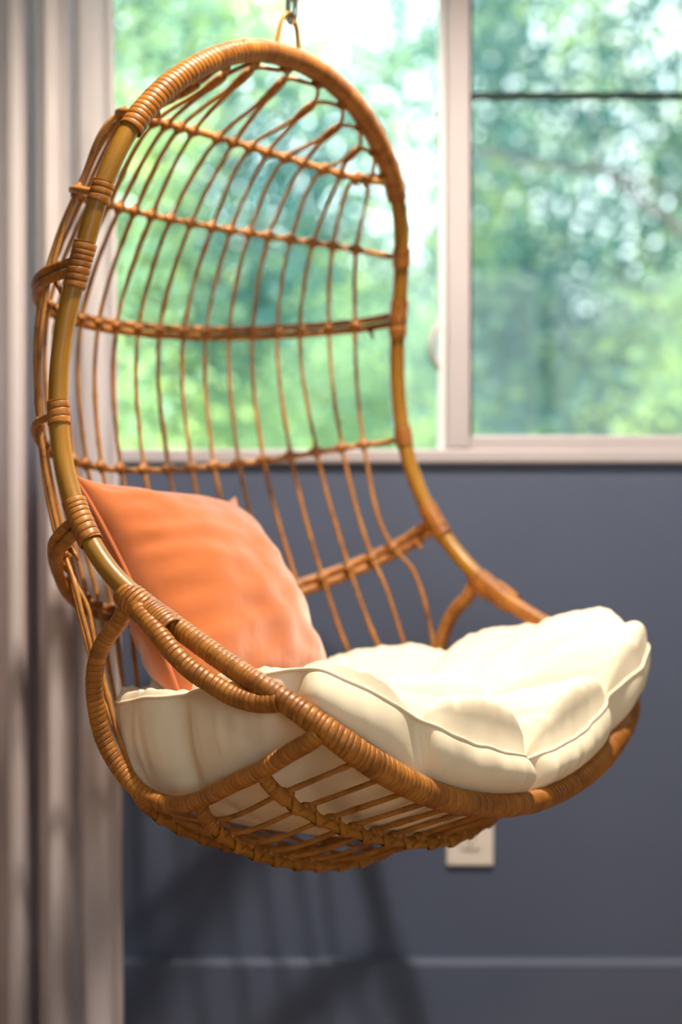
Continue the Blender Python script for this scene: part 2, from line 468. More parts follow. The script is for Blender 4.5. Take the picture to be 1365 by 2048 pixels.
DLOOP = np.array([[-0.358,-0.0559,0.3448],[-0.3573,-0.0411,0.334],[-0.3572,-0.0273,0.3221],[-0.3578,-0.0154,0.3083],[-0.3574,-0.0065,0.2924],[-0.3548,0.0012,0.2711],[-0.3517,0.0048,0.2534],[-0.3481,0.0063,0.2356],[-0.3441,0.0061,0.2177],[-0.3396,0.0042,0.2001],[-0.3352,-0.0011,0.1833],[-0.3304,-0.0091,0.1675],[-0.3254,-0.019,0.153],[-0.3208,-0.0313,0.1404],[-0.3172,-0.0467,0.1315],[-0.3146,-0.0686,0.1256],[-0.3141,-0.0868,0.1248],[-0.3146,-0.1049,0.1275],[-0.3155,-0.1225,0.1326],[-0.3166,-0.1394,0.1394],[-0.318,-0.1561,0.1468],[-0.3197,-0.1726,0.1545],[-0.3214,-0.1892,0.162],[-0.3232,-0.206,0.1691],[-0.325,-0.2227,0.1763],[-0.3273,-0.2432,0.1861],[-0.3291,-0.2592,0.1947],[-0.3309,-0.2753,0.2032],[-0.3325,-0.2916,0.2114],[-0.334,-0.3079,0.2196]])
OUTER = np.array([[-0.362,-0.0713,0.3603],[-0.366,-0.085,0.3502],[-0.372,-0.1209,0.3263],[-0.374,-0.1445,0.3077],[-0.372,-0.1698,0.2898],[-0.366,-0.1939,0.2761],[-0.358,-0.2268,0.2614],[-0.35,-0.2533,0.2572],[-0.345,-0.2743,0.2593]])
SYM = np.array([-1.0, 1, 1])
HR = HOOP; HL = HOOP * SYM
FULL = np.vstack([HL[::-1], HR[1:-1]])              # closed, front centre -> left -> top -> right
tube('hoop', spline(np.vstack([FULL, FULL[:1]]), step=.006)[:-1], .0119, M['pole'], chair, seg=20, closed=True)

hs = arclen(HOOP)
def hoop_pos(s, side):
    p = np.array([np.interp(s, hs, HOOP[:, k]) for k in range(3)]); p[0] *= side; return p
def hoop_s_at_z(z, upto=44):
    i = int(np.argmin(np.abs(HOOP[:upto, 2] - z))); return hs[i]
def hoop_seg(s0, s1, side, n=None):
    n = n or max(4, int((s1 - s0) / .004)); return np.array([hoop_pos(s, side) for s in np.linspace(s0, s1, n)])

# top wrapping, left end to right end
i_top = np.interp(.274, HOOP[:12, 0], hs[:12])
top = np.vstack([hoop_seg(0, i_top, -1)[::-1], hoop_seg(0, i_top, 1)[1:]])
wrap_obj('hoop_wrapping', top, .0150, M['wrap'], chair, pitch=.0072, amp=.10, seed=1)
# seat rim wrapping, fork to fork
s_fork = float(np.interp(.064, -HOOP[28:40, 1], hs[28:40])); s_end = hs[-1]
lowR = hoop_seg(s_fork, s_end, 1); low = np.vstack([lowR * SYM, lowR[::-1][1:]])
u = np.linspace(s_fork, s_end, 80)
rr = np.interp(u, [s_fork, s_fork+.06, hs[33], hs[38], hs[40], hs[43], hs[46], hs[49], s_end], [.0128, .0130, .0124, .0125, .0136, .0164, .0160, .0145, .0134])
wrap_obj('seat_rim_wrapping', low, np.r_[rr, rr[::-1][1:]], M['wrap'], chair, pitch=.0066, amp=.10, seed=2, slant=1.0)

for side in (-1, 1):
    k = np.array([-side, 1, 1.0])
    # side loop that closes the arm opening
    D = DLOOP * k; j0 = np.array([[side * .3575, -.0590, .3665]])
    wrap_obj('side_loop', np.vstack([j0 + [[0, -.004, .004]], D[1:], [[side * .332, -.318, .228]]]), .0103, M['wrap'], chair, pitch=.0070, amp=.10, seed=10 + side)
    wrap_obj('arm_rod', np.vstack([OUTER * k]), .0112, M['wrap'], chair, pitch=.0068, amp=.10, seed=20 + side)
    # collar where arm rod, side loop and hoop meet
    wrap_obj('fork_binding', np.array([hoop_pos(s_fork + d, side) + [side * .004, .002, -.004] for d in np.linspace(-.012, .034, 12)]), np.array([.0135, .0168, .0180, .0176, .0165]), M['wrap'], chair, pitch=.0062, amp=.10, seed=30 + side)
    # flat woven patch over the two rods
    wrap_obj('arm_binding', np.array([(hoop_pos(s_fork + d, side) * .6 + (OUTER[0] + (OUTER[2] - OUTER[0]) * (d / .07)) * k * .4) for d in np.linspace(.028, .074, 12)]), np.array([.0165, .0178, .0178, .0160]), M['wrap'], chair, pitch=.0050, amp=.05, seed=40 + side)

# ---- rings
RINGS = {
 1: dict(y=.01528, z=.93154, w=.26181, al=.40275, b=.15313, n=1.9365, th=[1.2422,1.1592,1.0088,.872,.7246,.5953,.469,.3443,.2225,.1024], hoop=(.2618,.0213,.9458)),
 2: dict(y=.02563, z=.85221, w=.30718, al=.15535, b=.22053, n=1.8589, th=[1.1798,1.0256,.9053,.7763,.6555,.547,.4435,.3377,.2097,.0758], hoop=(.3072,.0417,.8474)),
 3: dict(y=.04287, z=.76232, w=.32425, al=-.10409, b=.27127, n=1.9604, th=[1.2602,1.0991,.9369,.8171,.6884,.5699,.45,.3301,.1965,.0721], hoop=(.3243,.0600,.7594)),
 4: dict(y=.03050, z=.59860, w=.34981, al=-.26089, b=.28164, n=1.7982, th=[1.2271,1.0856,.9472,.8212,.692,.5776,.4585,.3488,.2302,.0876], hoop=(.3498,.0691,.5800)),
 5: dict(y=-.01550, z=.46280, w=.36002, al=-.54226, b=.27754, n=1.8350, th=[1.1955,1.0576,.9262,.7907,.6664,.545,.430,.310,.187,.0624], hoop=(.3600,.0175,.4499)),
 'C': dict(y=-.03129, z=.14037, w=.32084, al=-1.69774, b=.12309, n=1.5670, l=[None,None,.296,.268,.232,.194,.154,.112,.068,.022]),
 'A': dict(y=-.13097, z=.13585, w=.31600, al=-1.47128, b=.12549, n=1.6456, l=[None,None,.290,.262,.228,.191,.152,.111,.067,.022]),
 'B': dict(y=-.23098, z=.18005, w=.32586, al=-1.79747, b=.12747, n=1.5358, l=[None,None,.293,.260,.222,.184,.147,.110,.066,.022]),
}
def ring_pt(R, th):
    s, c = math.sin(th), math.cos(th)
    X = math.copysign(abs(s) ** (2 / R['n']), s); Y = abs(c) ** (2 / R['n'])
    p = np.array([R['w'] * X, R['y'] + R['b'] * Y * math.cos(R['al']), R['z'] + R['b'] * Y * math.sin(R['al'])])
    if 'hoop' in R:
        h = np.array(R['hoop']); e = np.array([R['w'], R['y'], R['z']])
        k = abs(s) ** 14; d = (h - e) * k; d[0] = math.copysign(1, X) * d[0]; p = p + d
    return p
for R in RINGS.values():
    if 'th' not in R:
        R['th'] = [None if l is None else math.asin((l / R['w']) ** (R['n'] / 2)) for l in R['l']]
def ring_curve(R, n=160, out=0.0):
    """ring centre line, moved outwards in its own plane so that the ribs lie against its inner side"""
    ts = np.linspace(-PI/2, PI/2, n); P = np.array([ring_pt(R, t) for t in ts])
    if out:
        T = np.gradient(P, axis=0); T /= np.linalg.norm(T, axis=1)[:, None]
        pn = np.array([0, -math.sin(R['al']), math.cos(R['al'])])
        O = np.cross(T, pn); mid = np.array([0, R['y'], R['z']])
        O *= np.sign(np.einsum('ij,ij->i', O, P - mid))[:, None]
        P = P + O * (out * np.minimum(1, np.cos(ts) * 4))[:, None]
    return P
def ring_theta(R, k):       # rib k = 0..19, right to left
    return R['th'][k] if k < 10 else (None if R['th'][19 - k] is None else -R['th'][19 - k])

# ---- ribs
JUN = [(.236, .053, .957), (.198, .052, .984), (.147, .051, 1.006), (.093, .053, 1.027), (.034, .057, 1.047)]
JUN = [np.array(j) for j in JUN]; JUN += [j * SYM for j in JUN[::-1]]
def jun_dir(p):
    k = 2 * p; r1 = .5 * (ring_pt(RINGS[1], ring_theta(RINGS[1], k)) + ring_pt(RINGS[1], ring_theta(RINGS[1], k + 1)))
    d = JUN[p] - r1; return d / np.linalg.norm(d)
ribs = []
rib_cross = {}
for k in range(20):
    p = k // 2; d = jun_dir(p); J = JUN[p]
    lat = np.array([1.0, 0, 0]) * (.0030 if k % 2 == 0 else -.0030)
    half = .016 if p not in (0, 9) else .008
    pts = [J + d * half + lat, J - d * half + lat]
    for name in (1, 2, 3, 4, 5):
        q = ring_pt(RINGS[name], ring_theta(RINGS[name], k)); rib_cross[(name, k)] = q
        pts.append(q)
    r5 = pts[-1]
    m = k if k < 10 else 19 - k; sd = 1 if k < 10 else -1
    if m >= 2:
        c = ring_pt(RINGS['C'], ring_theta(RINGS['C'], k)); a_ = ring_pt(RINGS['A'], ring_theta(RINGS['A'], k)); b_ = ring_pt(RINGS['B'], ring_theta(RINGS['B'], k))
        for nm, q in (('C', c), ('A', a_), ('B', b_)): rib_cross[(nm, k)] = q
        up = np.array([0, 0, .0095])
        dy, dz = r5[1] - c[1], r5[2] - c[2]
        bz = .012 + .055 * (1 - (abs(c[0]) / .30) ** 2)          # the shell is rounder towards the middle
        for w_, kb in ((.36, .9), (.70, 1.0)):
            q = r5 * (1 - w_) + (c + up) * w_; pts.append(q + np.array([0, bz * kb, -bz * kb * .85]))
        pts += [c + up, a_ + up, b_ + up]
        l = abs(b_[0]) * 1.0
        i0 = 40; xs = HOOP[i0:, 0][::-1]
        e = np.array([b_[0], np.interp(l, xs, HOOP[i0:, 1][::-1]), np.interp(l, xs, HOOP[i0:, 2][::-1])])
        pts.append(e + [0, .004, -.004])
    else:
        # the outermost ribs run into the side loop
        tail = ([(-.3434, .0473, .3765), (-.3463, .0328, .3444), (-.3450, .0199, .3066), (-.3450, .0110, .2700), (-.344, .006, .240)] if m == 0 else
                [(-.3045, .0651, .3415), (-.307, .0536, .3087), (-.308, .0377, .2663), (-.3085, .0215, .2247), (-.3085, .0080, .1930), (-.309, -.012, .1560)])
        pts += [np.array(q) * np.array([-sd, 1, 1]) for q in tail]
    ribs.append(np.array(pts))
    P = spline(pts, step=.006)
    nn = len(P); rg = np.random.default_rng(100 + k)
    r = .0031 + .00025 * np.interp(np.arange(nn), np.linspace(0, nn, 40), rg.normal(0, 1, 40))
    # nodes of the cane
    for s_ in rg.integers(0, nn, 6): r[max(0, s_-1):s_+1] += .0006
    tube('rib', P, r, M['rib'], chair, seg=8)

# ---- ring rods with a knot at each crossing
def strip_value(me, v):
    at = me.attributes.new('strip', 'FLOAT', 'POINT'); at.data.foreach_set('value', np.full(len(me.vertices), v, dtype=np.float32)); return me
def knot_mesh():
    b = MB()
    for ax, Lh, R0 in ((0, .0085, .0056), (2, .0075, .0050)):
        P = np.zeros((9, 3)); P[:, ax] = np.linspace(-Lh, Lh, 9)
        rad = R0 * np.array([.60, .78, .92, 1.0, 1.04, 1.0, .92, .78, .60]) * (1 + .05 * np.sin(np.arange(9) * 2.6))
        V, F = sweep(P, rad, 10); b.add(V, F)
    return strip_value(mesh_from('binding', b.V, b.F, M['wrap']), .55)
KNOT = knot_mesh()
def add_knot(parent, pos, tang, ribd, scale=1.0):
    x = tang / np.linalg.norm(tang); z = ribd - x * (ribd @ x); z /= np.linalg.norm(z); y = np.cross(z, x)
    o = obj('binding', KNOT, parent)
    Mx = Matrix(((x[0], y[0], z[0], pos[0]), (x[1], y[1], z[1], pos[1]), (x[2], y[2], z[2], pos[2]), (0, 0, 0, 1)))
    o.matrix_local = Mx @ Matrix.Scale(scale, 4)
    return o
def rib_dir(k, q):
    P = ribs[k]; i = int(np.argmin(np.linalg.norm(P - q, axis=1))); i0, i1 = max(0, i-1), min(len(P)-1, i+1); return P[i1] - P[i0]
for name, rad in ((1, .0052), (2, .0047), (4, .0045)):
    R = RINGS[name]; C = ring_curve(R, out=rad + .002)
    ro = tube('cross_ring', spline(C, step=.008), rad, M['rib'], chair, seg=10)
    for k in range(20):
        th = ring_theta(R, k); q = ring_pt(R, th); t = ring_pt(R, th + .02) - ring_pt(R, th - .02)
        d = rib_dir(k, q)
        add_knot(ro, q + np.array([0, .0015, 0]), t, d, 1.3)
for name, rad, off in ((3, .0056, .0060), (5, .0068, .0072)):
    R = RINGS[name]; C = ring_curve(R, out=rad + (.002 if name == 3 else .006))
    nrm = np.array([0, -math.sin(R['al']), math.cos(R['al'])])
    for sg, sd in ((1, 50), (-1, 51)):
        ro = wrap_obj('double_ring', spline(C + nrm * off * sg, n=120), rad, M['wrap'], chair, pitch=.0105, amp=.10, seg=12, seed=sd + name)
        if sg == 1:
            for k in range(20):
                th = ring_theta(R, k); q = ring_pt(R, th); t = ring_pt(R, th + .02) - ring_pt(R, th - .02)
                add_knot(ro, q, t * .6, rib_dir(k, q), .95)
            for xs in (-.93, .93):      # trimmed strip ends sticking out of the wrapping
                q = ring_pt(R, xs * PI / 2 * .93)
                V, F = sweep(np.array([q - nrm*.010, q - nrm*.020 + [.002, -.003, 0], q - nrm*.026 + [.001, -.004, 0]]), np.array([.004, .003, .0012]), 8)
                obj('strip_end', mesh_from('strip_end', V, F, M['wrap']), ro)

# ---- rings under the seat with crossing weave strips
def weave(R, ths, rad, hand, seed):
    """flat strip winding round a ring rod, one turn for each slat interval"""
    V = []; n = 0; F = []
    ths = sorted(ths); tt = []
    for a, b in zip(ths[:-1], ths[1:]): tt += list(np.linspace(a, b, 22, endpoint=False))
    tt.append(ths[-1])
    Pc = np.array([ring_pt(R, t) for t in tt]); T, N0, B0 = frames(Pc)
    # fixed frame: up-ish
    for i in range(len(tt)):
        t = T[i]; up = np.array([0, 0, 1.0]); nn = up - t * (up @ t); nn /= np.linalg.norm(nn); bb_ = np.cross(t, nn)
        ang = hand * 2 * PI * i / 22
        rd = rad * (1.0 + .05)
        dr = math.cos(ang) * nn + math.sin(ang) * bb_
        wv = .0052 * t
        for s in (-1, -.4, .4, 1):
            h = rd + (.0020 if hand > 0 else .0011) - (.0004 if abs(s) > .9 else .0)
            V.append(Pc[i] + dr * h + wv * s)
    m = len(tt)
    for i in range(m - 1):
        for j in range(3): F.append((i*4+j, i*4+j+1, (i+1)*4+j+1, (i+1)*4+j))
    return V, F
for name, sd in (('C', 60), ('A', 61), ('B', 62)):
    R = RINGS[name]; C = spline(ring_curve(R), step=.006)
    rad = .0066
    ro = tube('seat_ring', C, rad, M['pole'], chair, seg=14)
    ths = [t for t in R['th'] if t is not None]; ths = ths + [-t for t in ths]
    for hand in (1, -1):
        V, F = weave(R, ths, rad, hand, sd)
        obj('weave_strip', strip_value(mesh_from('weave_strip', V, F, M['wrap']), .75 if hand > 0 else .55), ro)
    for sgn in (-1, 1):     # solid winding at the ends up to the side loop
        e0 = ths[0] if sgn > 0 else -ths[0]
        P = np.array([ring_pt(R, t) for t in np.linspace(e0, sgn * PI / 2, 12)])
        wrap_obj('end_wrapping', P, .0082, M['wrap'], ro, pitch=.0062, amp=.09, seg=14, seed=sd + sgn)
    for k in range(2, 18):
        q = ring_pt(R, ring_theta(R, k)); th = ring_theta(R, k); t = ring_pt(R, th + .02) - ring_pt(R, th - .02)
        add_knot(ro, q + np.array([0, 0, .006]), t * .6, rib_dir(k, q), 1.25)

# ---- pair bindings and arches below the top of the hoop
for p in range(10):
    d = jun_dir(p); J = JUN[p]; half = .017 if p not in (0, 9) else .008
    wrap_obj('pair_binding', np.array([J - d * half, J, J + d * half]), np.array([.0056, .0064, .0064, .0056]), M['wrap'], chair, pitch=.0045, amp=.05, seg=12, seed=70 + p)
ATT = [.252, .222, .180, .133, .072, 0.0]; ATT = ATT + [-a for a in ATT[:-1][::-1]]
def att_pos(x):
    s = np.interp(abs(x), HOOP[:12, 0], hs[:12]); h = hoop_pos(s, 1 if x >= 0 else -1)
    c = np.array([0, .10, .90]); d = c - h; d[1] *= .8; d /= np.linalg.norm(d); return h + d * .0155
def arch(p, x):      # branch of junction p up to the hoop attachment at lateral x
    d = jun_dir(p); J = JUN[p] + d * .014; E = att_pos(x)
    side = np.sign(J[0] - E[0]) or 1
    L = np.linalg.norm(E - J)
    tg = att_pos(x + .01) - att_pos(x - .01); tg /= np.linalg.norm(tg); tg = tg * side
    c1 = J + d * L * .42 - np.array([tg[0], 0, 0]) * L * .10; c2 = E + (tg * .34 - d * .30) * L
    t = np.linspace(0, 1, 16)[:, None]
    return (1-t)**3*J + 3*(1-t)**2*t*c1 + 3*(1-t)*t**2*c2 + t**3*E
for i, x in enumerate(ATT):
    # arch i joins junction i-1 and junction i over the attachment
    parts = []
    if i - 1 >= 0: parts.append(arch(i - 1, x))
    if i <= 9: parts.append(arch(i, x)[::-1])
    P = np.vstack(parts) if len(parts) == 1 else np.vstack([parts[0], parts[1][1:]])
    tube('arch', spline(P, step=.004), .0031, M['rib'], chair, seg=8)
    E = att_pos(x)
    V, F, tone = wrapped(np.array([E + [-.007, 0, .001], E, E + [.007, 0, .001]]), .0065, pitch=.004, amp=.06, seg=10, seed=90 + i)
    obj('arch_binding', mesh_from('arch_binding', V, F, M['wrap']), chair)

# ---- bindings where the rings meet the hoop
for name, turns, rad in ((2, .026, .0138), (3, .056, .0142), (4, .028, .0138), (5, .058, .0145)):
    z = RINGS[name]['hoop'][2]
    s = float(np.interp(-z, -HOOP[4:33, 2], hs[4:33]))
    for side in (-1, 1):
        wrap_obj('hoop_binding', hoop_seg(s - turns/2, s + turns/2, side), rad, M['wrap'], chair, pitch=.0085, amp=.09, seg=18, seed=int(s*1000) + side)

# ---- hanging loop of bent rod on top
LP = [(-.0255, .0060, 1.080), (-.0205, .0055, 1.098), (-.0145, .005, 1.117), (-.008, .0045, 1.1275), (0, .0045, 1.1315), (.008, .005, 1.1290), (.0165, .006, 1.119), (.0225, .007, 1.101), (.0250, .008, 1.080)]
tube('hanging_loop', spline(LP, n=60), .0033, M['pole'], chair, seg=12)

# ---- steel quick link and chain up to the ceiling
def stadium(h, w, n=40):
    P = []
    for i in range(n):
        t = 2 * PI * i / n; x = w * math.cos(t); z = w * math.sin(t) + (h if math.sin(t) >= 0 else -h)
        P.append((x, 0, z))
    return np.array(P)
ca, sa = math.cos(A_ROT), math.sin(A_ROT)
def chair_w(p): return (CH[0] + ca*p[0] - sa*p[1], CH[1] + sa*p[0] + ca*p[1], CH[2] + p[2])
lw = chair_w((.006, .0045, 1.1225))
lk = empty('quick_link', lw, A_ROT + 1.15); tag(lk, 'galvanised steel quick link hooked through the loop above the chair', 'link')
P = stadium(.019, .0098); P[:, 2] += .0270
tube('link_body', spline(np.vstack([P, P[:1]]), n=90)[:-1], .0040, M['steel'], lk, seg=14, closed=True)
hexn = MB(); V, F = sweep(np.array([(-.0098, 0, .024), (-.0098, 0, .0245), (-.0098, 0, .0395), (-.0098, 0, .040)]), np.array([.0056, .0066, .0066, .0056]), 6); hexn.add(V, F)
hexn.build('sleeve_nut', M['steel'], lk)
topz = lw[2] + .050
chn = empty('ceiling_chain', (lw[0], lw[1], topz), A_ROT); tag(chn, 'steel link chain running from the ceiling hook down to the quick link', 'chain')
ring = stadium(.010, .0075); Vc, Fc = sweep(spline(np.vstack([ring, ring[:1]]), n=40)[:-1], .0025, 8, True)
CM = mesh_from('chain_link', Vc, Fc, M['steel'])
nl = int((CEIL - topz) / .030); pitch = (CEIL - .02 - topz) / nl
for i in range(nl):
    obj('chain_link', CM, chn, (0, 0, .008 + i * pitch), (0, 0, (i % 2) * PI / 2))
tube('ceiling_hook', [(0, 0, CEIL - topz - .03), (0, 0, CEIL - topz)], np.array([.006, .02]), M['steel'], chn, seg=16)

# ------------------------------------------------------------------ seat cushion
SEAM = np.array([
 (0,-.382,.170),(.060,-.382,.182),(.124,-.379,.197),(.205,-.380,.229),(.267,-.376,.255),(.322,-.360,.285),(.348,-.310,.305),(.352,-.250,.308),(.345,-.180,.294),(.333,-.100,.272),(.312,-.030,.252),(.285,.035,.247),(.22,.105,.235),(.12,.145,.230),
 (0,.158,.228),(-.12,.145,.228),(-.21,.105,.228),(-.265,.055,.226),(-.297,.015,.232),(-.309,-.045,.246),(-.320,-.140,.262),(-.325,-.228,.284),(-.322,-.270,.296),(-.310,-.308,.294),(-.282,-.336,.276),(-.205,-.378,.229),(-.124,-.379,.197),(-.060,-.382,.182)])
CC = np.array([0, -.12])
ph = np.arctan2(SEAM[:, 0] - CC[0], -(SEAM[:, 1] - CC[1]))      # 0 = front, + = far side
o_ = np.argsort(ph); ph = ph[o_]; SM = SEAM[o_]
def seam_at(f):
    pe = np.r_[ph - 2*PI, ph, ph + 2*PI]; S3 = np.vstack([SM, SM, SM]); return np.stack([np.interp(f, pe, S3[:, k]) for k in range(3)], -1)
NPH = 560
fi = np.linspace(-PI, PI, NPH, endpoint=False)
S = seam_at(fi)
for _ in range(10): S = .25*np.roll(S, 1, 0) + .5*S + .25*np.roll(S, -1, 0)
CSTR = np.array([.5, .5, .5, .8, .8, 1.0, 1.0, 1.0, .50, .60, .62, .5, .5])
CRE = np.array([-180, -150, -122, -95, -64, -41.5, 0.0, 39, 58, 79, 105, 140, 180.0])
def lobe(fd, p=2.3, q=.68):
    """0 at the tuft creases, 1 in the middle of a lobe (shallow creases stay nearer 1)"""
    k = np.clip(np.searchsorted(CRE, fd, side='right') - 1, 0, len(CRE) - 2)
    t = (fd - CRE[k]) / (CRE[k + 1] - CRE[k])
    st = CSTR[k] * (1 - t) + CSTR[k + 1] * t
    return 1 - st * (1 - np.clip(1 - np.abs(2 * t - 1) ** p, 0, 1) ** q)
def tuft(fd, w=4.5):
    c = np.zeros_like(fd)
    for a, st in zip(CRE, CSTR): c = np.maximum(c, st * np.exp(-(((fd - a + 180) % 360 - 180) / w) ** 2))
    return c
fd = np.degrees(fi)
lb = lobe(fd); lbs = lobe(fd, 2.0, 1.0); tf = tuft(fd)
outd = np.stack([S[:, 0] - CC[0], S[:, 1] - CC[1], np.zeros(NPH)], 1); outd /= np.linalg.norm(outd, axis=1)[:, None]
S = S - outd * (.016 * tf - .004 * lb)[:, None]; S[:, 2] -= .004 * tf
nz = lambda x, y, z=0.0: noise.noise((x, y, z))
S[:, 2] += .003 * np.array([nz(math.cos(a)*9, math.sin(a)*9, 3.1) for a in fi])
S += outd * (.003 * np.array([nz(math.cos(a)*14, math.sin(a)*14, 8.1) for a in fi]))[:, None]
NT = 84
vv = np.linspace(0, 1, NT + 1)[1:]
ctop = np.array([0, -.12, .205])
rows_top = []
lobeH = np.interp(np.abs(fd), [0, 40, 58, 70, 110, 180], [.070, .069, .046, .036, .034, .028])
lobeH = np.where(fd < -41.5, lobeH * .62, lobeH)
gath = np.array([1 - 2 * abs(nz(a * 9, 1.3)) ** .7 for a in fi]) * .6 + np.array([nz(a * 24, 4.3) for a in fi]) * .5
VI = .58
lb2 = np.abs(np.cos(2.5 * (fi + .35))) ** .55
for v in vv:
    base = S * (1 - v) + ctop * v
    base[:, 2] -= .030 * math.sin(PI * min(1, v * 1.1))
    if v < VI:
        x = v / VI; up = (1 - abs(2 * x ** .70 - 1) ** 2.4) ** .58 if 0 < x < 1 else 0
        floor = .10 + .35 * x * x
        lm = lb * (1 - x) + lbs * x
        puff = lobeH * up * (floor + (1 - floor) * lm)
        fl = lobeH * .30 * min(1, x * 3) * x
        puff = np.maximum(puff, fl * (.3 + .7 * lb))
    else:
        x = (v - VI) / (1 - VI); up = (1 - abs(2 * x - 1) ** 2.4) ** .6 if x < 1 else 0
        puff = .030 * up * (.25 + .75 * lb2) + .018 * (1 - x) * .0 + lobeH * .30 * (1 - x) * (.3 + .7 * lb)
    row = base.copy(); row[:, 2] += puff
    fade = math.exp(-((v - .06) / .12) ** 2)
    row[:, 2] += .0045 * gath * fade
    wr = np.array([nz(a * 7 + 3 * v, v * 9, 6.0) for a in fi]); row[:, 2] += .0035 * wr * math.sin(PI * v)
    tw = np.array([nz(a * 30, v * 3, 2.2) for a in fi]); row[:, 2] += .013 * tw * tuft(fd, 12) * math.exp(-((v - .2) / .2) ** 2)
    for a0, v0, dp in ((0.0, .20, .020), (39.0, .17, .020), (-41.5, .15, .015), (-64.0, .12, .010), (79.0, .22, .012)):      # pinched pits beside the tufts
        row[:, 2] -= dp * np.exp(-((fd - a0 - 14 * (v - v0)) / 3.6) ** 2) * math.exp(-((v - v0) / .10) ** 2)
    row += outd * (.017 * math.sin(PI * min(1, v / .30)) * (v < .30) * lb)[:, None]
    rows_top.append(row)
# gusset down to the inside of the seat rim
NG = 20
drop = np.interp(fd, [-180, -90, -70, 70, 90, 180], [.105, .110, .095, .095, .100, .105])
Bt = np.stack([S[:, 0] * .92, CC[1] + (S[:, 1] - CC[1]) * .92, S[:, 2] - drop], 1)
rimf = np.vstack([HR[36:], (HL[36:])[::-1][1:]]); rp = np.arctan2(rimf[:, 0], -(rimf[:, 1] - CC[1])); oo = np.argsort(rp); rp = rp[oo]; rimf = rimf[oo]
rim_at = np.stack([np.interp(fi, rp, rimf[:, c]) for c in range(3)], 1)
inw = rim_at - outd * .0105; inw[:, 2] += .0075
wgt = np.clip((74 - np.abs(fd)) / 16, 0, 1)[:, None]; wgt = wgt * wgt * (3 - 2 * wgt)
Bt = Bt * (1 - wgt) + inw * wgt
for _ in range(6): Bt = .25*np.roll(Bt, 1, 0) + .5*Bt + .25*np.roll(Bt, -1, 0)
rows_g = []
for g in np.linspace(0, 1, NG + 1)[1:]:
    row = S * (1 - g) + Bt * g
    bul = (.022 * np.interp(np.abs(fd), [0, 60, 90, 180], [1, .7, .45, .6])) * math.sin(PI * min(1, g)) ** .75
    row += outd * (bul * (1 - 1.5 * tuft(fd, 2.6) * (1 - .6 * g)))[:, None]
    row += outd * (.0050 * gath * math.sin(PI * g))[:, None]
    rows_g.append(row)
cbot = np.array([0, -.13, .050])
rows_b = []
NB = 18
for w in np.linspace(0, 1, NB + 1)[1:]:
    row = Bt * (1 - w) + cbot * w
    row[:, 2] = Bt[:, 2] + (cbot[2] - Bt[:, 2]) * (1 - (1 - w) ** 2)
    rows_b.append(row)
grid = np.array(rows_b[::-1] + rows_g[::-1] + [S] + rows_top)          # bottom centre ... seam ... top centre
# closed rings: first and last rows are centre points
nr = len(grid); V = grid.reshape(-1, 3)
i = np.arange(nr - 1)[:, None]; j = np.arange(NPH)[None, :]; j2 = (j + 1) % NPH
F = np.stack([i*NPH + j, i*NPH + j2, (i+1)*NPH + j2, (i+1)*NPH + j], -1).reshape(-1, 4)
cb = np.array([0, -.13, .05])
cush = empty('seat_cushion', chair_w((0, -.13, .05)), A_ROT)
tag(cush, 'thick cream canvas seat cushion with tufted lobes lying in the chair', 'cushion')
cme = mesh_from('pad', V - cb, F, M['cream'])
obj('pad', cme, cush)
sp = S - cb; tube('seam', np.vstack([sp]) + outd * .0015, .0021, M['cream'], cush, seg=8, closed=True)

# ------------------------------------------------------------------ orange pillow
TL = np.array([-.272, .121, .502]); TR = np.array([.082, .178, .474]); BL = np.array([-.268, -.062, .222])
e1 = TR - TL; e2 = BL - TL
w1, w2 = np.linalg.norm(e1) / 2, np.linalg.norm(e2) / 2
cen = TL + e1/2 + e2/2; e1n = e1 / np.linalg.norm(e1); e2n = e2 - e1n * (e2 @ e1n); e2n /= np.linalg.norm(e2n); nn = np.cross(e2n, e1n)
if nn[1] > 0: nn = -nn
NU = 90
def pillow_pt(u, v, side):
    au, av = abs(u), abs(v)
    pin_u = 1 - .07 * (1 - av ** 2) - .07 * (1 - av ** 9); pin_v = 1 - .07 * (1 - au ** 2) - .07 * (1 - au ** 9)
    x = u * w1 * pin_u * 1.07; y = v * w2 * pin_v * 1.07
    t = .088 * (max(0, 1 - au ** 2.2) * max(0, 1 - av ** 2.2)) ** .52
    t *= 1 + .10 * noise.noise((u * 1.7, v * 1.7, side * 3.0))
    edge = min(1 - au, 1 - av)
    # gathers running in from the edges
    gz = noise.noise((v * 7, side * 2, .5)) * math.exp(-(1 - au) / .25) + .55 * noise.noise((u * 3.6, side * 2 + 5, .5)) * math.exp(-(1 - av) / .25)
    t += .015 * gz * min(1, edge * 7)
    t += .006 * noise.noise((u * 3.2 + v * 2.0, v * 5.0 - u, 1.5 + side)) * min(1, edge * 5)
    return cen + e1n * x + e2n * y + nn * (t * side)
V = []; idx = {}
for sd in (1, -1):
    for a in range(NU + 1):
        for b in range(NU + 1):
            u, v = -1 + 2*a/NU, -1 + 2*b/NU
            if sd == -1 and (a in (0, NU) or b in (0, NU)): idx[(sd, a, b)] = idx[(1, a, b)]; continue
            idx[(sd, a, b)] = len(V); V.append(pillow_pt(u, v, sd))
F = []
for sd in (1, -1):
    for a in range(NU):
        for b in range(NU):
            q = (idx[(sd, a, b)], idx[(sd, a+1, b)], idx[(sd, a+1, b+1)], idx[(sd, a, b+1)])
            F.append(q if sd == 1 else q[::-1])
pb = cen + e2n * w2
pil = empty('throw_pillow', chair_w(pb), A_ROT)
tag(pil, 'square orange velvet throw pillow leaning in the back of the chair', 'pillow')
pme = mesh_from('cover', np.array(V) - pb, F, M['orange'])
obj('cover', pme, pil)
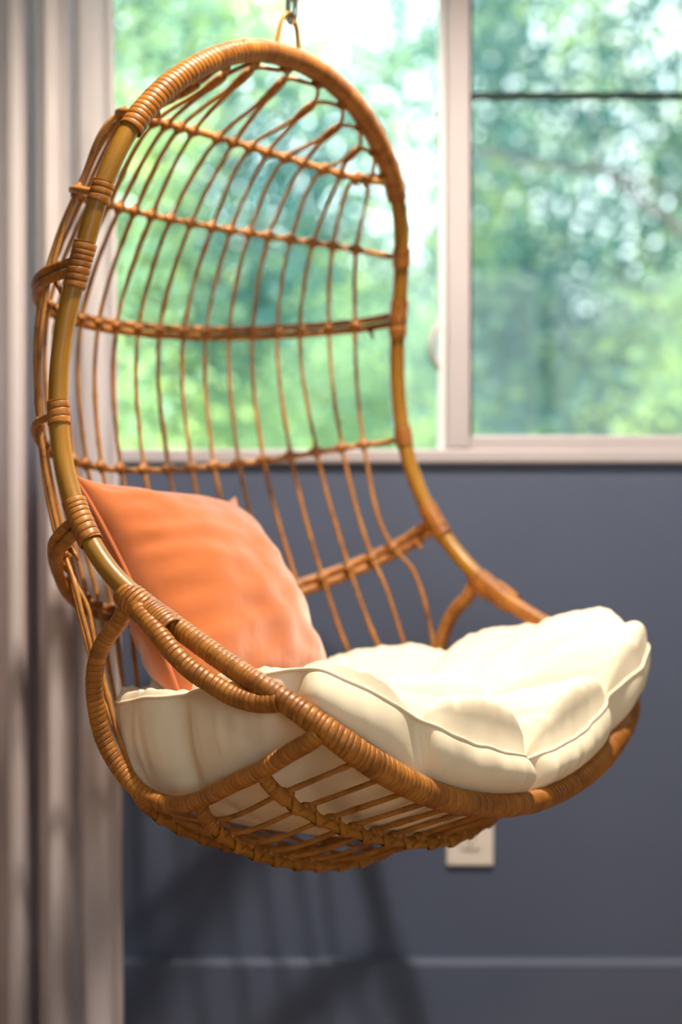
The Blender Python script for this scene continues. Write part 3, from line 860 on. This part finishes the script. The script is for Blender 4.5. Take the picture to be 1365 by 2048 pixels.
per = [pillow_pt(-1 + 2*k/60, -1, 1) for k in range(60)] + [pillow_pt(1, -1 + 2*k/60, 1) for k in range(60)] + [pillow_pt(1 - 2*k/60, 1, 1) for k in range(60)] + [pillow_pt(-1, 1 - 2*k/60, 1) for k in range(60)]
tube('piping', np.array(per) - pb, .0032, M['orange'], pil, seg=8, closed=True)

# ------------------------------------------------------------------ curtain
cur_y = 2.60
def px2x(px): return (px - 682.5) / 3200 * cur_y
FOLD = [(-330, .02), (-290, -.05), (-250, .03), (-215, -.05), (-180, .03), (-150, -.045), (-115, .03), (-85, -.05), (-45, .035), (-18, .03), (2, .0), (22, -.045), (48, -.05), (56, .045), (66, .05), (76, -.02), (100, -.05), (122, -.042), (132, -.005), (143, .012), (152, -.012), (166, -.028), (185, -.012), (200, -.004), (213, -.012), (223, -.020), (226, -.010)]
FX = np.array([p for p, _ in FOLD], float); FY = np.array([y for _, y in FOLD])
d = arclen(np.stack([FX / 1230, FY], 1)); tt = np.linspace(0, d[-1], 320)
cx0 = np.interp(tt, d, FX); cy0 = np.interp(tt, d, FY)
for _ in range(5):
    cx0[1:-1] = .25*cx0[:-2] + .5*cx0[1:-1] + .25*cx0[2:]; cy0[1:-1] = .25*cy0[:-2] + .5*cy0[1:-1] + .25*cy0[2:]
zz = np.linspace(.012, CEIL - .004, 90)
V = []
for z in zz:
    k = (CEIL - z) / CEIL                       # 0 top .. 1 bottom
    px_ = cx0 + (cx0 + 60) / 286 * 30 * max(0, (k - .30)) ** 1.0
    amp = .85 + .25 * k
    for a in range(len(tt)):
        wob = .006 * noise.noise((a * .02, z * 1.3, 2.0)) * (1 + k)
        V.append((px2x(px_[a]) + .006 * noise.noise((a * .03, z * .9, 7.0)) * k, cur_y + cy0[a] * amp + wob, z))
V = np.array(V); n = len(tt)
i = np.arange(len(zz) - 1)[:, None]; j = np.arange(n - 1)[None, :]
F = np.stack([i*n + j, i*n + j + 1, (i+1)*n + j + 1, (i+1)*n + j], -1).reshape(-1, 4)
cob = V.mean(0) * [1, 1, 0]
cu = obj('curtain', mesh_from('curtain', V - cob, F, M['curtain']), None, tuple(cob))
so = cu.modifiers.new('thickness', 'SOLIDIFY'); so.thickness = .0012
tag(cu, 'pale pleated linen curtain hanging at the left side of the window', 'curtain')

# ------------------------------------------------------------------ garden outside
GZ = -3.0
g = MB().box(-40, 40, YW + .6, 70, GZ - .2, GZ).build('ground', M['grass']); g['kind'] = 'structure'

def foliage(name, centers, spread, n_each, size, mat, parent, seed):
    rg = np.random.default_rng(seed)
    c = np.repeat(np.asarray(centers), n_each, 0); n = len(c)
    sp_ = np.repeat(np.asarray(spread), n_each)
    P = c + rg.normal(0, 1, (n, 3)) * sp_[:, None]
    nrm = rg.normal(0, 1, (n, 3)) + [0, -.2, .5]; nrm /= np.linalg.norm(nrm, axis=1)[:, None]
    t = np.cross(nrm, rg.normal(0, 1, (n, 3))); t /= np.linalg.norm(t, axis=1)[:, None]; b = np.cross(nrm, t)
    s = size * rg.uniform(.6, 1.3, n)[:, None]
    V = np.stack([P - t*s, P + b*s*.45 + nrm*s*.12, P + t*s, P - b*s*.45 + nrm*s*.12], 1).reshape(-1, 3)
    F = np.arange(n * 4).reshape(-1, 4)
    o = obj(name, mesh_from(name, V, F, mat, False), parent); o['kind'] = 'stuff'; return o

def tree(x, y, top, crown, mats, label, seed, leaf=.042, clusters=110, per=150, trunk=.11, lean=.3, thin=(9, 0)):
    rg = np.random.default_rng(seed)
    t = empty('tree', (x, y, GZ)); tag(t, label, 'tree', 'trees outside the window')
    cx, cz, rx, rz = crown                 # crown centre offset, height, radii
    H = top - GZ
    P = spline([(0, 0, 0), (lean*.2, 0, H*.3), (lean*.6, .1, H*.6), (cx, 0, H*.92)], n=30)
    tube('trunk', P, np.linspace(trunk, trunk*.2, 30), M['bark'], t, seg=10)
    cen = []
    nb = 11
    for k in range(nb):
        s0 = P[int(9 + 18 * k / nb)]; a = rg.uniform(0, 2*PI); L = rx * rg.uniform(.7, 1.05)
        e = s0 + np.array([math.cos(a)*L, math.sin(a)*L, rg.uniform(.1, .7)*rz*.5])
        m = (s0 + e)/2 + rg.normal(0, .12, 3)
        B = spline([s0, m, e], n=14); tube('branch', B, np.linspace(trunk*.42, trunk*.10, 14), M['bark'], t, seg=7)
        for q in B[4:]: cen.append(q + rg.normal(0, .16, 3))
    while len(cen) < clusters + nb * 10:
        q = rg.uniform(-1, 1, 3)
        if .2 < q @ q < 1: cen.append(np.array([cx, 0, cz - GZ]) + q * [rx, rx*.8, rz])
    cen = np.array(cen)
    keep = rg.random(len(cen)) > np.where(cen[:, 2] + GZ > thin[0], thin[1], 0)
    cen = cen[keep]
    # neighbouring clusters share a leaf colour: sunlit and shaded clumps painted in
    f = np.array([noise.noise((q[0]*1.1 + seed, q[1]*.6, q[2]*1.1)) for q in cen]) + rg.normal(0, .12, len(cen))
    part = np.searchsorted(np.quantile(f, np.arange(1, len(mats)) / len(mats)), f)
    for i, mm in enumerate(mats):
        cc = cen[part == i]
        foliage('foliage', cc, rg.uniform(.12, .32, len(cc)), per, leaf, mm, t, seed*10 + i)
    return t
tree(-1.75, 9.3, 5.6, (0, 2.9, 1.70, 2.8), [M['leaf_teal'], M['leaf_mid'], M['leaf_lime']], 'leafy green tree seen through the left pane beside the curtain', 11, per=125, clusters=430, thin=(3.6, .12))
tree(.35, 12.4, 3.0, (0, .9, 1.5, 1.7), [M['leaf_mid'], M['leaf_mid'], M['leaf_lime']], 'small bright tree seen through the ribs of the chair back', 12, leaf=.05)
t_screen = tree(1.90, 9.0, 5.8, (0, 2.9, 1.55, 2.9), [M['leaf_teal'], M['leaf_teal'], M['leaf_mid'], M['leaf_lime']], 'dark blue-green tree with a slanting branch behind the insect screen', 13, trunk=.14, per=120, clusters=360, thin=(2.3, .42))
tree(4.0, 14.5, 3.4, (0, 1.0, 2.0, 1.7), [M['leaf_lime'], M['leaf_lime'], M['leaf_mid']], 'yellow-green tree low behind the right window sash', 14, leaf=.06)
tree(-5.2, 17.0, 6.5, (0, 3.2, 2.6, 3.2), [M['leaf_mid'], M['leaf_teal']], 'far tree at the left edge of the window', 15, leaf=.08, clusters=160)
tree(.2, 21.0, 4.6, (0, 1.2, 3.8, 2.6), [M['leaf_mid'], M['leaf_lime']], 'far hazy tree in the middle of the window', 16, leaf=.10, clusters=220)
tree(7.6, 19.0, 7.2, (0, 3.2, 3.0, 3.6), [M['leaf_teal'], M['leaf_mid']], 'far tree at the right edge of the window', 17, leaf=.09, clusters=160)
tree(.72, 15.2, 7.6, (.2, 4.2, 1.7, 2.8), [M['leaf_mid'], M['leaf_teal']], 'thin tall tree with open crown against the bright sky', 18, per=80, clusters=150, leaf=.055, trunk=.08)
# two bare limbs of the tree behind the insect screen that reach towards the house
for pts_, r0, r1 in (([(2.15, 8.9, 1.5), (1.95, 8.0, 2.02), (1.62, 7.6, 2.26), (1.34, 7.55, 2.46), (1.20, 7.6, 2.62)], .040, .020),
                     ([(2.2, 9.0, 2.2), (1.75, 8.1, 2.50), (1.25, 7.7, 2.57), (.90, 7.65, 2.60), (.62, 7.7, 2.68)], .028, .012)):
    q_ = np.array(pts_) - np.array([1.90, 9.0, GZ])
    tube('branch', spline(q_, n=24), np.linspace(r0, r1, 24), M['bark'], t_screen, seg=8)
